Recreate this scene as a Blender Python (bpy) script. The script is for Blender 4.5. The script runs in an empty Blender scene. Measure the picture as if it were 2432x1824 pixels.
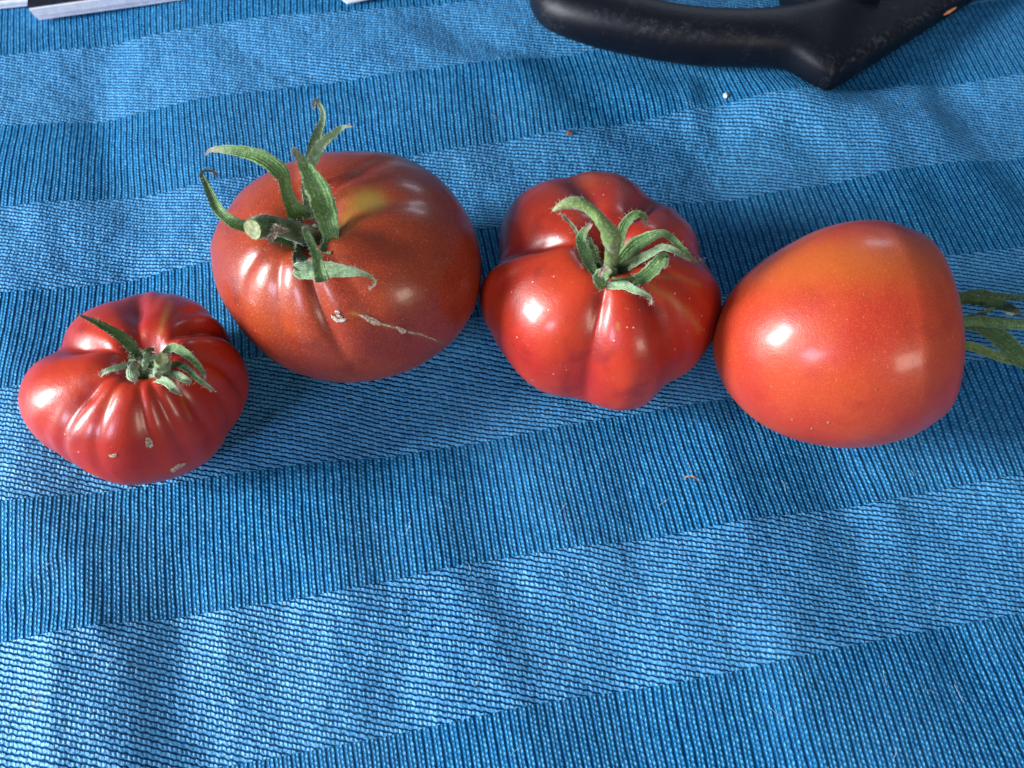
import bpy, math, random
import numpy as np
from mathutils import Vector
from mathutils.bvhtree import BVHTree
random.seed(7); rng = np.random.default_rng(7)
S = bpy.context.scene; COL = S.collection

# ------------------------------------------------------------------ camera
PITCH = math.radians(62); FPX = 2106.; W, H = 2432., 1824.; CAM = np.array([0, 0, .275])
cam = bpy.data.cameras.new('camera'); camo = bpy.data.objects.new('camera', cam); COL.objects.link(camo)
camo.location = CAM; camo.rotation_euler = (math.pi/2-PITCH, 0, 0)
cam.sensor_width = 36; cam.lens = 36*FPX/W; cam.clip_start = .01; cam.clip_end = 50
cam.dof.use_dof = True; cam.dof.focus_distance = .285; cam.dof.aperture_fstop = 15.0
S.camera = camo
# ------------------------------------------------------------------ world and lamps (indoor window light)
wd = bpy.data.worlds.new('World'); S.world = wd; wd.use_nodes = True
wd.node_tree.nodes['Background'].inputs[0].default_value = (.58, .76, 1.0, 1)
wd.node_tree.nodes['Background'].inputs[1].default_value = .20
S.view_settings.view_transform = 'Standard'; S.view_settings.look = 'None'; S.view_settings.gamma = 1; S.view_settings.exposure = .14
S.view_settings.use_curve_mapping = False
def lamp(name, d, dist, size, size_y, power, col, target=(0, .16, .03), roll=0.):
    l = bpy.data.lights.new(name, 'AREA'); l.shape = 'RECTANGLE'; l.size = size; l.size_y = size_y; l.energy = power; l.color = col
    o = bpy.data.objects.new(name, l); COL.objects.link(o)
    d = Vector(d).normalized(); o.location = Vector(target)+d*dist
    o.rotation_euler = (-d).to_track_quat('-Z', 'Y').to_euler(); o.rotation_euler.rotate_axis('Z', roll); return o
lamp('window_light_left', (-.95, -.15, .33), 1.6, .38, .62, 53, (.95, .97, 1.0), roll=.35)
lamp('window_light_front', (-.62, -.66, .40), 1.8, .40, .34, 12, (.74, .76, 1.0))
lamp('room_light_right', (.50, -.75, .38), 1.8, .42, .42, 8.0, (1.0, .86, .70))
lamp('window_light_far', (.30, .90, .42), 2.2, .5, .3, 3.5, (.78, .84, 1.0))

# ------------------------------------------------------------------ geometry helpers
cX = np.array([1., 0, 0]); cF = np.array([0, math.cos(PITCH), -math.sin(PITCH)]); cU = np.array([0, math.sin(PITCH), math.cos(PITCH)])
def ray(px, py):
    d = cX*(px-W/2)/FPX+cU*(H/2-py)/FPX+cF
    return d/np.linalg.norm(d)
def at(px, py, z):
    d = ray(px, py); return CAM+d*((z-CAM[2])/d[2])
def wrap(a): return (a+math.pi) % (2*math.pi)-math.pi
def smooth(a, b, x):
    t = np.clip((x-a)/(b-a), 0, 1); return t*t*(3-2*t)
def pinterp(tab, phi):
    n = len(tab); x = (phi/(2*math.pi)*n) % n; i = np.floor(x).astype(int); f = x-i
    tab = np.asarray(tab); p0, p1, p2, p3 = (tab[(i+k) % n] for k in (-1, 0, 1, 2))
    return p1+.5*f*(p2-p0+f*(2*p0-5*p1+4*p2-p3+f*(3*(p1-p2)+p3-p0)))
def new_mesh(name, V, Fc, mats, parent=None, base=(0, 0, 0), smooth_=True):
    me = bpy.data.meshes.new(name)
    V = np.asarray(V, float)-np.asarray(base)
    me.from_pydata([tuple(v) for v in V], [], [tuple(int(i) for i in f) for f in Fc])
    for m in (mats if isinstance(mats, (list, tuple)) else [mats]): me.materials.append(m)
    if smooth_: me.polygons.foreach_set('use_smooth', [True]*len(me.polygons))
    me.update()
    o = bpy.data.objects.new(name, me); COL.objects.link(o)
    if parent: o.parent = parent
    else: o.location = base
    return o
def attr(me, name, vals):
    a = me.attributes.new(name, 'FLOAT', 'POINT'); a.data.foreach_set('value', np.asarray(vals, float).ravel())
def empty(name, loc, label, cat, group=None):
    o = bpy.data.objects.new(name, None); COL.objects.link(o); o.location = loc; o.empty_display_size = .01
    o['label'] = label; o['category'] = cat
    if group: o['group'] = group
    return o
def catmull(P, n):
    P = np.asarray(P, float); m = len(P)
    seg = np.r_[0, np.cumsum(np.linalg.norm(np.diff(P[:, :3], axis=0), axis=1)+1e-9)]; seg /= seg[-1]
    t = np.linspace(0, 1, n); out = []
    for x in t:
        i = min(max(np.searchsorted(seg, x)-1, 0), m-2); f = (x-seg[i])/(seg[i+1]-seg[i])
        p1, p2 = P[i], P[i+1]; p0 = P[i-1] if i > 0 else 2*p1-p2; p3 = P[i+2] if i+2 < m else 2*p2-p1
        out.append(p1+.5*f*(p2-p0+f*(2*p0-5*p1+4*p2-p3+f*(3*(p1-p2)+p3-p0))))
    return np.array(out)

# ------------------------------------------------------------------ materials
class N:
    """small wrapper that turns node sockets into arithmetic"""
    T = None
    def __init__(s, k): s.k = k
    @staticmethod
    def op(o, *a, clamp=False):
        n = N.T.nodes.new('ShaderNodeMath'); n.operation = o; n.use_clamp = clamp
        for i, x in enumerate(a):
            if isinstance(x, N): N.T.links.new(x.k, n.inputs[i])
            else: n.inputs[i].default_value = x
        return N(n.outputs[0])
    def __add__(s, o): return N.op('ADD', s, o)
    __radd__ = __add__
    def __sub__(s, o): return N.op('SUBTRACT', s, o)
    def __rsub__(s, o): return N.op('SUBTRACT', o, s)
    def __mul__(s, o): return N.op('MULTIPLY', s, o)
    __rmul__ = __mul__
    def __truediv__(s, o): return N.op('DIVIDE', s, o)
    def fract(s): return N.op('FRACT', s)
    def floor(s): return N.op('FLOOR', s)
    def sin(s): return N.op('SINE', s)
    def abs(s): return N.op('ABSOLUTE', s)
    def max(s, o): return N.op('MAXIMUM', s, o)
    def min(s, o): return N.op('MINIMUM', s, o)
    def clamp(s): return N.op('ADD', s, 0., clamp=True)
    def ss(s, a, b):
        n = N.T.nodes.new('ShaderNodeMapRange'); n.interpolation_type = 'SMOOTHSTEP'
        N.T.links.new(s.k, n.inputs[0]); n.inputs[1].default_value = a; n.inputs[2].default_value = b
        return N(n.outputs[0])
def mixc(f, a, b):
    n = N.T.nodes.new('ShaderNodeMix'); n.data_type = 'RGBA'
    if isinstance(f, N): N.T.links.new(f.k, n.inputs[0])
    else: n.inputs[0].default_value = f
    for i, x in ((6, a), (7, b)):
        if isinstance(x, N): N.T.links.new(x.k, n.inputs[i])
        else: n.inputs[i].default_value = (*x, 1)
    return N(n.outputs[2])
def mat(name):
    m = bpy.data.materials.new(name); m.use_nodes = True; N.T = m.node_tree
    return m, m.node_tree.nodes['Principled BSDF']
def setc(b, **k):
    for a, v in k.items():
        s = b.inputs[a.replace('_', ' ')]
        if isinstance(v, N): N.T.links.new(v.k, s)
        else: s.default_value = (*v, 1) if isinstance(v, tuple) and len(v) == 3 and s.type == 'RGBA' else v
def vec():
    n = N.T.nodes.new('ShaderNodeTexCoord'); return n.outputs['Object']
def noise(scale, detail=2, rough=.5, v=None, dist=0):
    n = N.T.nodes.new('ShaderNodeTexNoise'); n.inputs['Scale'].default_value = scale; n.inputs['Detail'].default_value = detail
    n.inputs['Roughness'].default_value = rough; n.inputs['Distortion'].default_value = dist
    N.T.links.new(v.k if v else vec(), n.inputs['Vector']); return N(n.outputs[0])
def voro(scale, feature='F1'):
    n = N.T.nodes.new('ShaderNodeTexVoronoi'); n.inputs['Scale'].default_value = scale; n.feature = feature
    N.T.links.new(vec(), n.inputs['Vector']); return N(n.outputs['Distance']), N(n.outputs['Color'])
def white(a, b_):
    c = N.T.nodes.new('ShaderNodeCombineXYZ'); N.T.links.new(a.k, c.inputs[0]); N.T.links.new(b_.k, c.inputs[1])
    n = N.T.nodes.new('ShaderNodeTexWhiteNoise'); n.noise_dimensions = '2D'; N.T.links.new(c.outputs[0], n.inputs['Vector']); return N(n.outputs['Value'])
def at_n(name):
    n = N.T.nodes.new('ShaderNodeAttribute'); n.attribute_name = name; return N(n.outputs['Fac'])
def bump(b, h, dist, strength=1, inp='Normal'):
    n = N.T.nodes.new('ShaderNodeBump'); n.inputs['Distance'].default_value = dist; n.inputs['Strength'].default_value = strength
    N.T.links.new(h.k, n.inputs['Height']); N.T.links.new(n.outputs[0], b.inputs[inp]); return n

def cloth_material():
    m, b = mat('woven_blue_cloth')
    uv = N.T.nodes.new('ShaderNodeUVMap'); uv.uv_map = 'weave'
    sp = N.T.nodes.new('ShaderNodeSeparateXYZ'); N.T.links.new(uv.outputs[0], sp.inputs[0])
    u, bnd = N(sp.outputs[0]), N(sp.outputs[1])
    v = bnd*VPB
    w1 = noise(26, 3); w2 = noise(170, 2); w3 = noise(900, 2); w4 = noise(650, 2)
    u = u+(w1-.5)*.7+(w2-.5)*.16+(w4-.5)*.16; vv = v+(w2-.5)*.22+(w4-.5)*.2
    # ribbed band: vertical ribs, two columns of beads on each
    fu = u.fract(); uid = u.floor()
    rib = ((fu-.5).abs()+(w4-.5)*.16).ss(.49, .27)
    cell = (fu*2).floor()
    bd = (vv*1.85+cell*.5+(uid*.37)).fract()
    bead = ((bd-.5).abs()).ss(.5, .12)
    edge = ((fu-.5).abs()-.22).abs().ss(.20, .02)
    knot = bead*edge
    hD = rib*(knot*.60+.40)
    # flat band: slanting rows of thread, crossed by the columns
    ph = (vv*1.58-u*.56+(u*6.2832).sin()*.06+(w4-.5)*.22)
    fp = ph.fract()
    row = ((fp-.5).abs()+(w4-.5)*.14).ss(.50, .22)
    fc = u.fract()
    colm = ((fc-.5).abs()).ss(.20, .04).max(((u*2+.5).fract()-.5).abs().ss(.30, .05)*.6)
    sub = ((u*2+ph.floor()*.37).fract()-.5).abs().ss(.5, .1)
    hL = (row*(sub*.16+.74)+colm*.14*((fp-.30).abs().ss(.35, .05))+colm*.06).clamp()
    fb = ((bnd*.5).fract()+(w3-.5)*.002)
    lite = fb.ss(.4985, .5015)*-1+1
    lite = lite*fb.ss(0., .003)
    hgt = hD*(1-lite)+hL*lite
    fib = noise(2600, 2)
    rD = white((u*2).floor(), (vv*1.85+cell*.5+(uid*.37)).floor()); rL = white((u*2+ph.floor()*.37).floor(), ph.floor())
    soft = noise(60, 3)
    cD = mixc((knot*(rD*.75+.15)+(fib-.5)*.5+(rD-.5)*.25).clamp(), (.008, .15, .36), (.08, .43, .74))
    cD = mixc(rib.ss(.0, .85), (.0022, .042, .135), cD)
    cL = mixc((colm*.28+sub*.20+(rL-.5)*.40+(fib-.5)*.6+.12).clamp(), (.034, .25, .56), (.13, .49, .84))
    cL = mixc((row+colm*.16).clamp().ss(.05, .85), (.001, .034, .135), cL)
    col = mixc(lite, cD, cL)
    fade = noise(14, 3).ss(.35, .70)
    col = mixc(fade*.14, col, (.10, .33, .55))
    stain = N.op('MULTIPLY', at_n('stain'), noise(500, 3).ss(.35, .6))
    col = mixc((stain*.75).clamp(), col, (.10, .085, .08))
    gl = (hgt.ss(.35, .95)*.55)
    setc(b, Base_Color=col, Roughness=.47, Specular_IOR_Level=gl)
    bump(b, hgt+(fib-.5)*.20+noise(75, 4, .6)*4.5+rD*(1-lite)*rib*.14+rL*lite*.16, .00068, 1.0)
    return m

def skin_material(name, base, alt, dark, shoulder, speck, speck_amt, rough=.30, dust=.0, sh_noise=.5):
    m, b = mat(name)
    n1 = noise(38, 3); n2 = noise(95, 2)
    col = mixc(n1.ss(.38, .66), base, alt)
    col = mixc(n2.ss(.52, .78)*.55, col, dark)
    col = mixc((at_n('groove')*1.0-.15).clamp()*.8, col, dark)  # crease shade painted into the skin colour along the grooves
    g = (at_n('shoulder')+(noise(120, 3)-.5)*sh_noise*.5).ss(.15, .95)
    col = mixc(g, col, shoulder)
    d, c = voro(1500)
    sx = N.T.nodes.new('ShaderNodeSeparateXYZ'); N.T.links.new(c.k, sx.inputs[0])
    fine = noise(2300, 2).ss(.50, .70)
    col = mixc(fine*speck_amt, col, speck)
    d2, c2 = voro(700)
    sx2 = N.T.nodes.new('ShaderNodeSeparateXYZ'); N.T.links.new(c2.k, sx2.inputs[0])
    dot = d2.ss(.22, .10)*N(sx2.outputs[0]).ss(.80, .86)
    col = mixc(dot*.55, col, speck)
    st = (at_n('streak')*(noise(420, 3)*.9+.45)).clamp()
    col = mixc(st, col, (.42, .20, .045))
    if dust:
        d3, c3 = voro(430)
        sx3 = N.T.nodes.new('ShaderNodeSeparateXYZ'); N.T.links.new(c3.k, sx3.inputs[0])
        dd = d3.ss(.14, .07)*N(sx3.outputs[1]).ss(1-dust, 1-dust+.02)
        col = mixc(dd*.8, col, (.80, .62, .50))
    setc(b, Base_Color=col, Roughness=rough+.06, Specular_IOR_Level=.38, Coat_Weight=.28, Coat_Roughness=.17,
         Subsurface_Weight=.10, Subsurface_Radius=(.006, .0018, .0008), Subsurface_Scale=1.)
    h = noise(1900, 2)*.5+noise(260, 3)*1.1+noise(90, 2)*1.6
    bump(b, h, .00012, 1.0)
    return m

def green_material(name, base, alt, pale, tip):
    m, b = mat(name)
    t = at_n('along'); e = at_n('across'); vein = ((e*19.).sin()*.5+.5)*noise(900, 2)
    n1 = noise(300, 4, .6); n2 = noise(1300, 3, .6)
    col = mixc(n1.ss(.35, .65), base, alt)
    col = mixc((n2.ss(.48, .70)*.60+vein*.16).clamp(), col, pale)
    col = mixc((e.ss(.80, 1.0)*.45), col, pale)
    tt = (t+(n1-.5)*.30)
    col = mixc(tt.ss(.82, .97)*at_n('dry'), col, tip)
    setc(b, Base_Color=col, Roughness=.55, Specular_IOR_Level=.35, Sheen_Weight=.25, Sheen_Roughness=.5,
         Subsurface_Weight=.08, Subsurface_Radius=(.001, .0015, .0004))
    bump(b, n2*.6+noise(500, 3)+vein*.9, .00028, 1.0)
    return m
def plain(name, a, c, rough=.5, sc=300, bd=.0001, spec=.5, det=3):
    m, b = mat(name); n = noise(sc, det)
    setc(b, Base_Color=mixc(n.ss(.35, .65), a, c), Roughness=rough, Specular_IOR_Level=spec)
    bump(b, n, bd, 1.0); return m

# ------------------------------------------------------------------ table cloth
EDG = {0:[(0, 122), (102, 108), (244, 87), (366, 71), (529, 45), (854, 20), (1100, -5)],1:[(0, 295), (203, 275), (407, 250), (610, 220), (900, 185), (1200, 145), (1256, 134), (1384, 106)],2:[(0, 500), (165, 478), (495, 440), (1000, 363), (1155, 343), (1200, 326), (1439, 303), (1512, 284), (1612, 256), (1701, 245), (1924, 234), (2069, 206), (2202, 189), (2432, 167)],3:[(0, 701), (110, 682), (500, 610), (1583, 466), (1760, 456), (1979, 440), (2090, 418), (2254, 385), (2432, 368)],4:[(0, 940), (607, 850), (1142, 745), (1714, 695), (2257, 608), (2432, 587)],5:[(0, 1200), (220, 1182), (440, 1138), (660, 1110), (900, 1086), (1081, 1058), (1207, 1037), (1300, 1022), (1475, 990), (1660, 955), (2296, 862), (2432, 845)],6:[(0, 1527), (226, 1493), (376, 1467), (527, 1444), (800, 1411), (1100, 1336), (1209, 1308), (1539, 1281), (1869, 1220), (2089, 1193), (2199, 1165), (2432, 1127)],7:[(550, 1814), (770, 1781), (880, 1748), (1100, 1715), (1253, 1671), (1649, 1616), (1869, 1572), (2045, 1528), (2254, 1484), (2432, 1451)]}
PX, BV = [], []
for k_, l_ in EDG.items():
    for p_ in l_: PX.append(at(p_[0], p_[1], 0)[:2]); BV.append(k_)
PX = np.array(PX); BV = np.array(BV, float); LIN = np.array([3.893255, -22.346558, 7.848338])
RES = BV-(PX@LIN[:2]+LIN[2])
RIB = .00275                                        # metres from rib to rib
VPB = .04409/RIB                                    # rib lengths in one band
nrm = np.array([3.893255, -22.346558]); nrm /= np.linalg.norm(nrm); tng = np.array([-nrm[1], nrm[0]])
#  folds: from, to (photo pixels read on the cloth), half width, height (metres)
FOLDS = [((60, 1080), (250, 1900), .022, .0036), ((420, 1500), (520, 1900), .013, -.0030), ((1010, 1350), (1260, 1900), .020, .0018),
         ((1120, 1080), (1230, 1420), .012, -.0016), ((1560, 230), (1900, 250), .012, .0030), ((1900, 250), (2160, 300), .016, .0040),
         ((1690, 270), (1740, 460), .013, -.0026), ((2240, 200), (2400, 420), .013, -.0030), ((2180, 150), (2330, 400), .014, .0026),
         ((240, 120), (250, 420), .011, -.0022), ((1060, 60), (1300, 110), .012, -.0028), ((480, 250), (560, 560), .020, .0022),
         ((380, 440), (330, 640), .012, -.0018), ((1250, 190), (1420, 330), .014, .0020), ((1700, 1250), (1900, 1600), .022, .0020),
         ((2000, 1150), (2280, 1600), .014, -.0018), ((2250, 950), (2480, 1200), .018, .0024), ((760, 1040), (800, 1300), .016, .0016),
         ((930, 1060), (960, 1330), .012, -.0015), ((1560, 1040), (1640, 1250), .012, -.0013), ((20, 700), (60, 860), .014, .0022),
         ((20, 1440), (110, 1330), .0040, .0007), ((110, 1330), (200, 1300), .0035, .0005), ((60, 1500), (240, 1470), .004, .0004), ((560, 1110), (700, 1250), .006, .0006), ((1240, 1080), (1330, 1200), .006, .0006), ((1700, 1040), (1790, 1190), .006, .0007), ((1500, 1120), (1560, 1330), .006, -.0006), ((2020, 420), (2130, 600), .006, .0006), ((860, 60), (1020, 150), .006, -.0006), ((300, 330), (470, 380), .005, .0005), ((100, 460), (140, 640), .005, .0006), ((1860, 1500), (1960, 1800), .007, .0008), ((1180, 1540), (1300, 1780), .007, .0007), ((200, 1380), (260, 1480), .004, .0009), ((140, 1560), (170, 1900), .006, .0014),
         ((640, 1480), (700, 1900), .010, -.0010), ((820, 1440), (860, 1640), .008, .0009), ((1000, 1500), (980, 1700), .008, -.0009), ((1760, 1450), (1840, 1900), .012, -.0013),
         ((1640, 215), (1700, 330), .006, .0012), ((1900, 330), (2010, 430), .008, -.0010), ((2080, 300), (2200, 560), .009, .0014), ((700, 150), (1000, 60), .010, .0012), ((560, 90), (860, 230), .010, -.0010),
         ((1180, 250), (1260, 420), .008, -.0010), ((160, 520), (420, 560), .012, .0010), ((1330, 1040), (1420, 1300), .012, .0012), ((2120, 1080), (2160, 1500), .010, .0011),
         ((40, 1200), (260, 1300), .010, .0012), ((1480, 1400), (1560, 1800), .016, -.0016)]
def cloth_h(X, Y):
    Z = np.zeros_like(X)
    for a, b_, w, h in FOLDS:
        A = at(*a, 0)[:2]; B = at(*b_, 0)[:2]; d = B-A; L = np.linalg.norm(d); d = d/L
        s = (X-A[0])*d[0]+(Y-A[1])*d[1]; r = -(X-A[0])*d[1]+(Y-A[1])*d[0]+.004*np.sin(s*60)
        over = np.maximum(np.maximum(-s, s-L), 0)
        Z += 1.0*h*np.exp(-(r/w)**2-(over/(1.6*w))**2)
    for k in range(14):
        a = rng2[k]; f = 18+a[0]*45; th = a[1]*6.283
        Z += .00042*np.sin((X*math.cos(th)+Y*math.sin(th))*f+a[2]*6.283)
    return Z-.0008
rng2 = np.random.default_rng(3).random((14, 3))
xs = np.r_[np.linspace(-.75, -.27, 40)[:-1], np.linspace(-.27, .27, 430), np.linspace(.27, .75, 40)[1:]]
ys = np.r_[np.linspace(-.35, .0, 50)[:-1], np.linspace(0, .40, 330), np.linspace(.40, 1.1, 60)[1:]]
X, Y = np.meshgrid(xs, ys); Z = cloth_h(X, Y)
nx, ny = len(xs), len(ys)
VV = np.stack([X, Y, Z], -1).reshape(-1, 3)
ii = (np.arange(ny-1)[:, None]*nx+np.arange(nx-1)[None, :]).ravel()
FF = np.stack([ii, ii+1, ii+nx+1, ii+nx], -1)
cl = new_mesh('tablecloth', VV, FF, cloth_material())
XY = VV[:, :2]; num = np.zeros(len(XY)); den = np.full(len(XY), .02)
for p, r in zip(PX, RES):
    w = np.exp(-((XY-p)**2).sum(1)/.03**2); num += w*r; den += w
vv = XY@LIN[:2]+LIN[2]+num/den
uu = (XY@tng)/RIB + 1.6*np.sin(XY[:, 0]*14+XY[:, 1]*9)+.5*np.sin(XY[:, 1]*31+XY[:, 0]*22+1)
uvl = cl.data.uv_layers.new(name='weave'); li = np.empty(len(cl.data.loops), int); cl.data.loops.foreach_get('vertex_index', li)
uvl.data.foreach_set('uv', np.stack([uu[li]+400, vv[li]+40], -1).ravel())
st = np.zeros(len(XY))
for px, py, r in ((88, 1672, .0022), (640, 372, .0008), (236, 1690, .0006)):
    q = at(px, py, 0)[:2]; st += np.exp(-((XY-q)**2).sum(1)/r**2)
attr(cl.data, 'stain', st)
cl['label'] = 'blue woven cotton tablecloth with alternating ribbed and flat bands under everything'; cl['kind'] = 'structure'

# ------------------------------------------------------------------ tomatoes
FIT = {"t1": {"a": 0.036, "c": 0.024, "cav": 0.01, "cw": 0.2, "tilt": 6, "taz": 90, "R": [0.6149, 0.6501, 0.6843, 0.7219, 0.7557, 0.7839, 0.8137, 0.8315, 0.8525, 0.8523, 0.9264, 0.9749, 1.029, 1.0786, 1.2125, 1.283, 1.1775, 1.1662, 1.1794, 1.1963, 1.1879, 1.192, 1.3118, 1.2909, 1.2652, 1.2385, 1.1871, 1.1176, 1.0446, 1.0367, 0.9824, 0.9141, 0.8748, 0.8403, 0.7949, 0.757, 0.7224, 0.6985, 0.6803, 0.6593, 0.6432, 0.6316, 0.6171, 0.5977, 0.5855, 0.5699, 0.5675, 0.5871], "grooves": [[163.5, 0.15, 0.15, 0.6], [111.0, 0.13, 0.15, 0.5], [46.5, 0.11, 0.15, 0.5], [10.5, 0.05, 0.12, 0.4], [351.0, 0.04, 0.12, 0.38], [321.0, 0.035, 0.12, 0.34], [297.0, 0.034, 0.12, 0.34], [279.0, 0.032, 0.11, 0.34], [244.5, 0.036, 0.13, 0.38], [220.5, 0.09, 0.15, 0.55]], "x": -0.11048, "y": 0.12921}, "t2": {"a": 0.045, "c": 0.032, "cav": 0.012, "cw": 0.2, "tilt": 14, "taz": 170, "R": [1.0224, 1.0311, 1.041, 1.0369, 1.032, 1.041, 1.0623, 1.0978, 1.0722, 1.0327, 1.0213, 1.0241, 1.0406, 1.0656, 1.1118, 1.1226, 1.1072, 1.1134, 1.1242, 1.1187, 1.1017, 1.1166, 1.0925, 1.019, 0.9619, 0.9172, 0.8741, 0.8439, 0.8296, 0.8058, 0.7792, 0.7599, 0.7448, 0.7373, 0.7328, 0.734, 0.7373, 0.7485, 0.7625, 0.7832, 0.8086, 0.8372, 0.8683, 0.9022, 0.9388, 0.9685, 0.9922, 1.0124], "grooves": [[52.5, 0.055, 0.14, 0.4], [13.5, 0.03, 0.16, 0.4], [343.5, 0.025, 0.16, 0.4], [304.5, 0.025, 0.15, 0.4], [279.0, 0.05, 0.09, 0.32], [247.5, 0.032, 0.15, 0.36], [213.0, 0.03, 0.15, 0.4], [162.0, 0.025, 0.15, 0.4], [108.0, 0.03, 0.15, 0.4]], "x": -0.05544, "y": 0.16777}, "t3": {"a": 0.04, "c": 0.03, "cav": 0.012, "cw": 0.2, "tilt": 5, "taz": 90, "R": [1.0014, 1.0091, 0.9091, 0.904, 0.9547, 1.0045, 1.0455, 1.1424, 1.2176, 1.1799, 1.2306, 1.3054, 1.3502, 1.432, 1.4563, 1.3761, 1.3191, 1.275, 1.2094, 1.1279, 1.0464, 1.028, 1.1012, 1.1205, 1.0701, 0.9921, 0.962, 0.9355, 0.9259, 0.9175, 0.8992, 0.8703, 0.8343, 0.8042, 0.8137, 0.8324, 0.8534, 0.8861, 0.9015, 0.9142, 0.9052, 0.8456, 0.8245, 0.8619, 0.8971, 0.921, 0.9391, 0.9623], "grooves": [[166.5, 0.14, 0.16, 0.6], [103.5, 0.125, 0.16, 0.52], [60.0, 0.125, 0.16, 0.52], [6.0, 0.1, 0.15, 0.55], [300.0, 0.075, 0.14, 0.52], [256.5, 0.075, 0.13, 0.5], [214.5, 0.012, 0.2, 0.5], [333.0, 0.02, 0.12, 0.38]], "x": 0.03077, "y": 0.16061}}
def fruit_points(T, nphi, npsi):
    phi = np.linspace(0, 2*math.pi, nphi, endpoint=False)[None, :]; s = np.linspace(0, 1, npsi)[:, None]
    psi = math.pi*s; a, c = T['a'], T['c']
    R = pinterp(T['R'], phi); rho = np.sin(psi)**T.get('p', .85)
    z = c*np.sign(np.cos(psi))*np.abs(np.cos(psi))**T.get('q', .9)
    Rf = 1+(R-1)*smooth(0, .8, rho); top = psi < math.pi/2
    cav = T['cav']*np.exp(-(rho/T['cw'])**2)*top+.1*c*np.exp(-(rho/.35)**2)*(~top)
    z = z-np.where(top, cav, -cav)
    nr = np.sin(psi); nz = np.cos(psi)*a/c; L = np.sqrt(nr**2+nz**2); nr = nr/L; nz = nz/L
    g = np.zeros((npsi, nphi))
    for (p, d, w, reach) in T['grooves']:
        x = np.abs(wrap(phi-math.radians(p)))
        sh = 1/(1+(x/w)**2)*np.exp(-(x/(w*4))**2)
        g = g+d*a*sh*smooth(.03, .17, s)*(1-smooth(reach, reach+.3, s))
    rr = np.maximum(a*rho*Rf-g*nr, 0); zz = z-g*nz
    P = np.stack([rr*np.cos(phi), rr*np.sin(phi), zz+0*rr], -1)
    ang = math.radians(T['tilt']); az = math.radians(T['taz'])
    k = np.array([-math.sin(az), math.cos(az), 0]); K = np.array([[0, -k[2], k[1]], [k[2], 0, -k[0]], [-k[1], k[0], 0]])
    M = np.eye(3)+math.sin(ang)*K+(1-math.cos(ang))*K@K
    P = P@M.T; P[..., 2] -= P[..., 2].min()
    return P+np.array([T['x'], T['y'], -.001]), g/a, rho+0*g
def grid_faces(nphi, npsi):
    F = []
    i = np.arange(npsi-1)[:, None]; j = np.arange(nphi)[None, :]; j2 = (j+1) % nphi
    return np.stack([i*nphi+j+0*j2, (i+1)*nphi+j, (i+1)*nphi+j2, i*nphi+j2], -1).reshape(-1, 4)
class Fruit:
    def __init__(s, root, obj, P, faces):
        s.root = root; s.obj = obj; s.base = np.array(root.location); s.bvh = BVHTree.FromPolygons([tuple(p) for p in P], [tuple(int(i) for i in f) for f in faces])
    def hit(s, px, py):
        d = ray(px, py); h = s.bvh.ray_cast(Vector(CAM), Vector(d)); return h
def make_fruit(key, label, material, shoulder_fn=None, streaks=()):
    T = FIT[key]; nphi, npsi = 340, 170
    P, g, rho = fruit_points(T, nphi, npsi); P = P.reshape(-1, 3); F = grid_faces(nphi, npsi)
    root = empty('tomato', (T['x'], T['y'], 0), label, 'tomato', 'tomatoes in a row on the blue cloth')
    o = new_mesh('fruit', P, F, material, root, (T['x'], T['y'], 0))
    fr = Fruit(root, o, P, F)
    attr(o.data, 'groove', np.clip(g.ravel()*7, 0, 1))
    attr(o.data, 'shoulder', shoulder_fn(fr, P, rho.ravel()) if shoulder_fn else np.zeros(len(P)))
    s = np.zeros(len(P))
    for line, w, amt in streaks: s = np.maximum(s, amt*near_line(fr, P, line, w))
    attr(o.data, 'streak', s)
    return fr
def near_line(fr, P, line, w):
    pts = []
    for (a, b_) in zip(line[:-1], line[1:]):
        for t in np.linspace(0, 1, 8):
            h = fr.hit(a[0]+(b_[0]-a[0])*t, a[1]+(b_[1]-a[1])*t)
            if h[0] is not None: pts.append(np.array(h[0]))
    d = np.min([np.linalg.norm(P-p, axis=1) for p in pts], axis=0)
    return np.exp(-(d/w)**2)
def cr(sc, ox, oy): return lambda pts: [(p[0]*sc+ox, p[1]*sc+oy)+tuple(p[2:]) for p in pts]
c1, c2, c3, c4 = cr(.3134, 0, 660), cr(.44, 440, 210), cr(.3737, 1120, 380), cr(.3616, 1660, 500)
zA, zB, zC, zD = cr(.3014, 470, 220), cr(.1808, 1290, 440), cr(.1673, 170, 730), cr(.1447, 2232, 660)

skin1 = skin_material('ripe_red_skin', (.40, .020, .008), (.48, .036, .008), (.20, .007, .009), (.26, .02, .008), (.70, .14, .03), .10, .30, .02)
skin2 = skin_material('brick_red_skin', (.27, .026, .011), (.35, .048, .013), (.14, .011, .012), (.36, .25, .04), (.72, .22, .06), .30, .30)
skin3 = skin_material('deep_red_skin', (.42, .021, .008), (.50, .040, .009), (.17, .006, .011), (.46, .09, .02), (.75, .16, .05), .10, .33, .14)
skin4 = skin_material('orange_red_skin', (.46, .036, .015), (.50, .058, .016), (.38, .022, .013), (.50, .105, .014), (.80, .22, .05), .22, .33, .012, .3)

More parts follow.
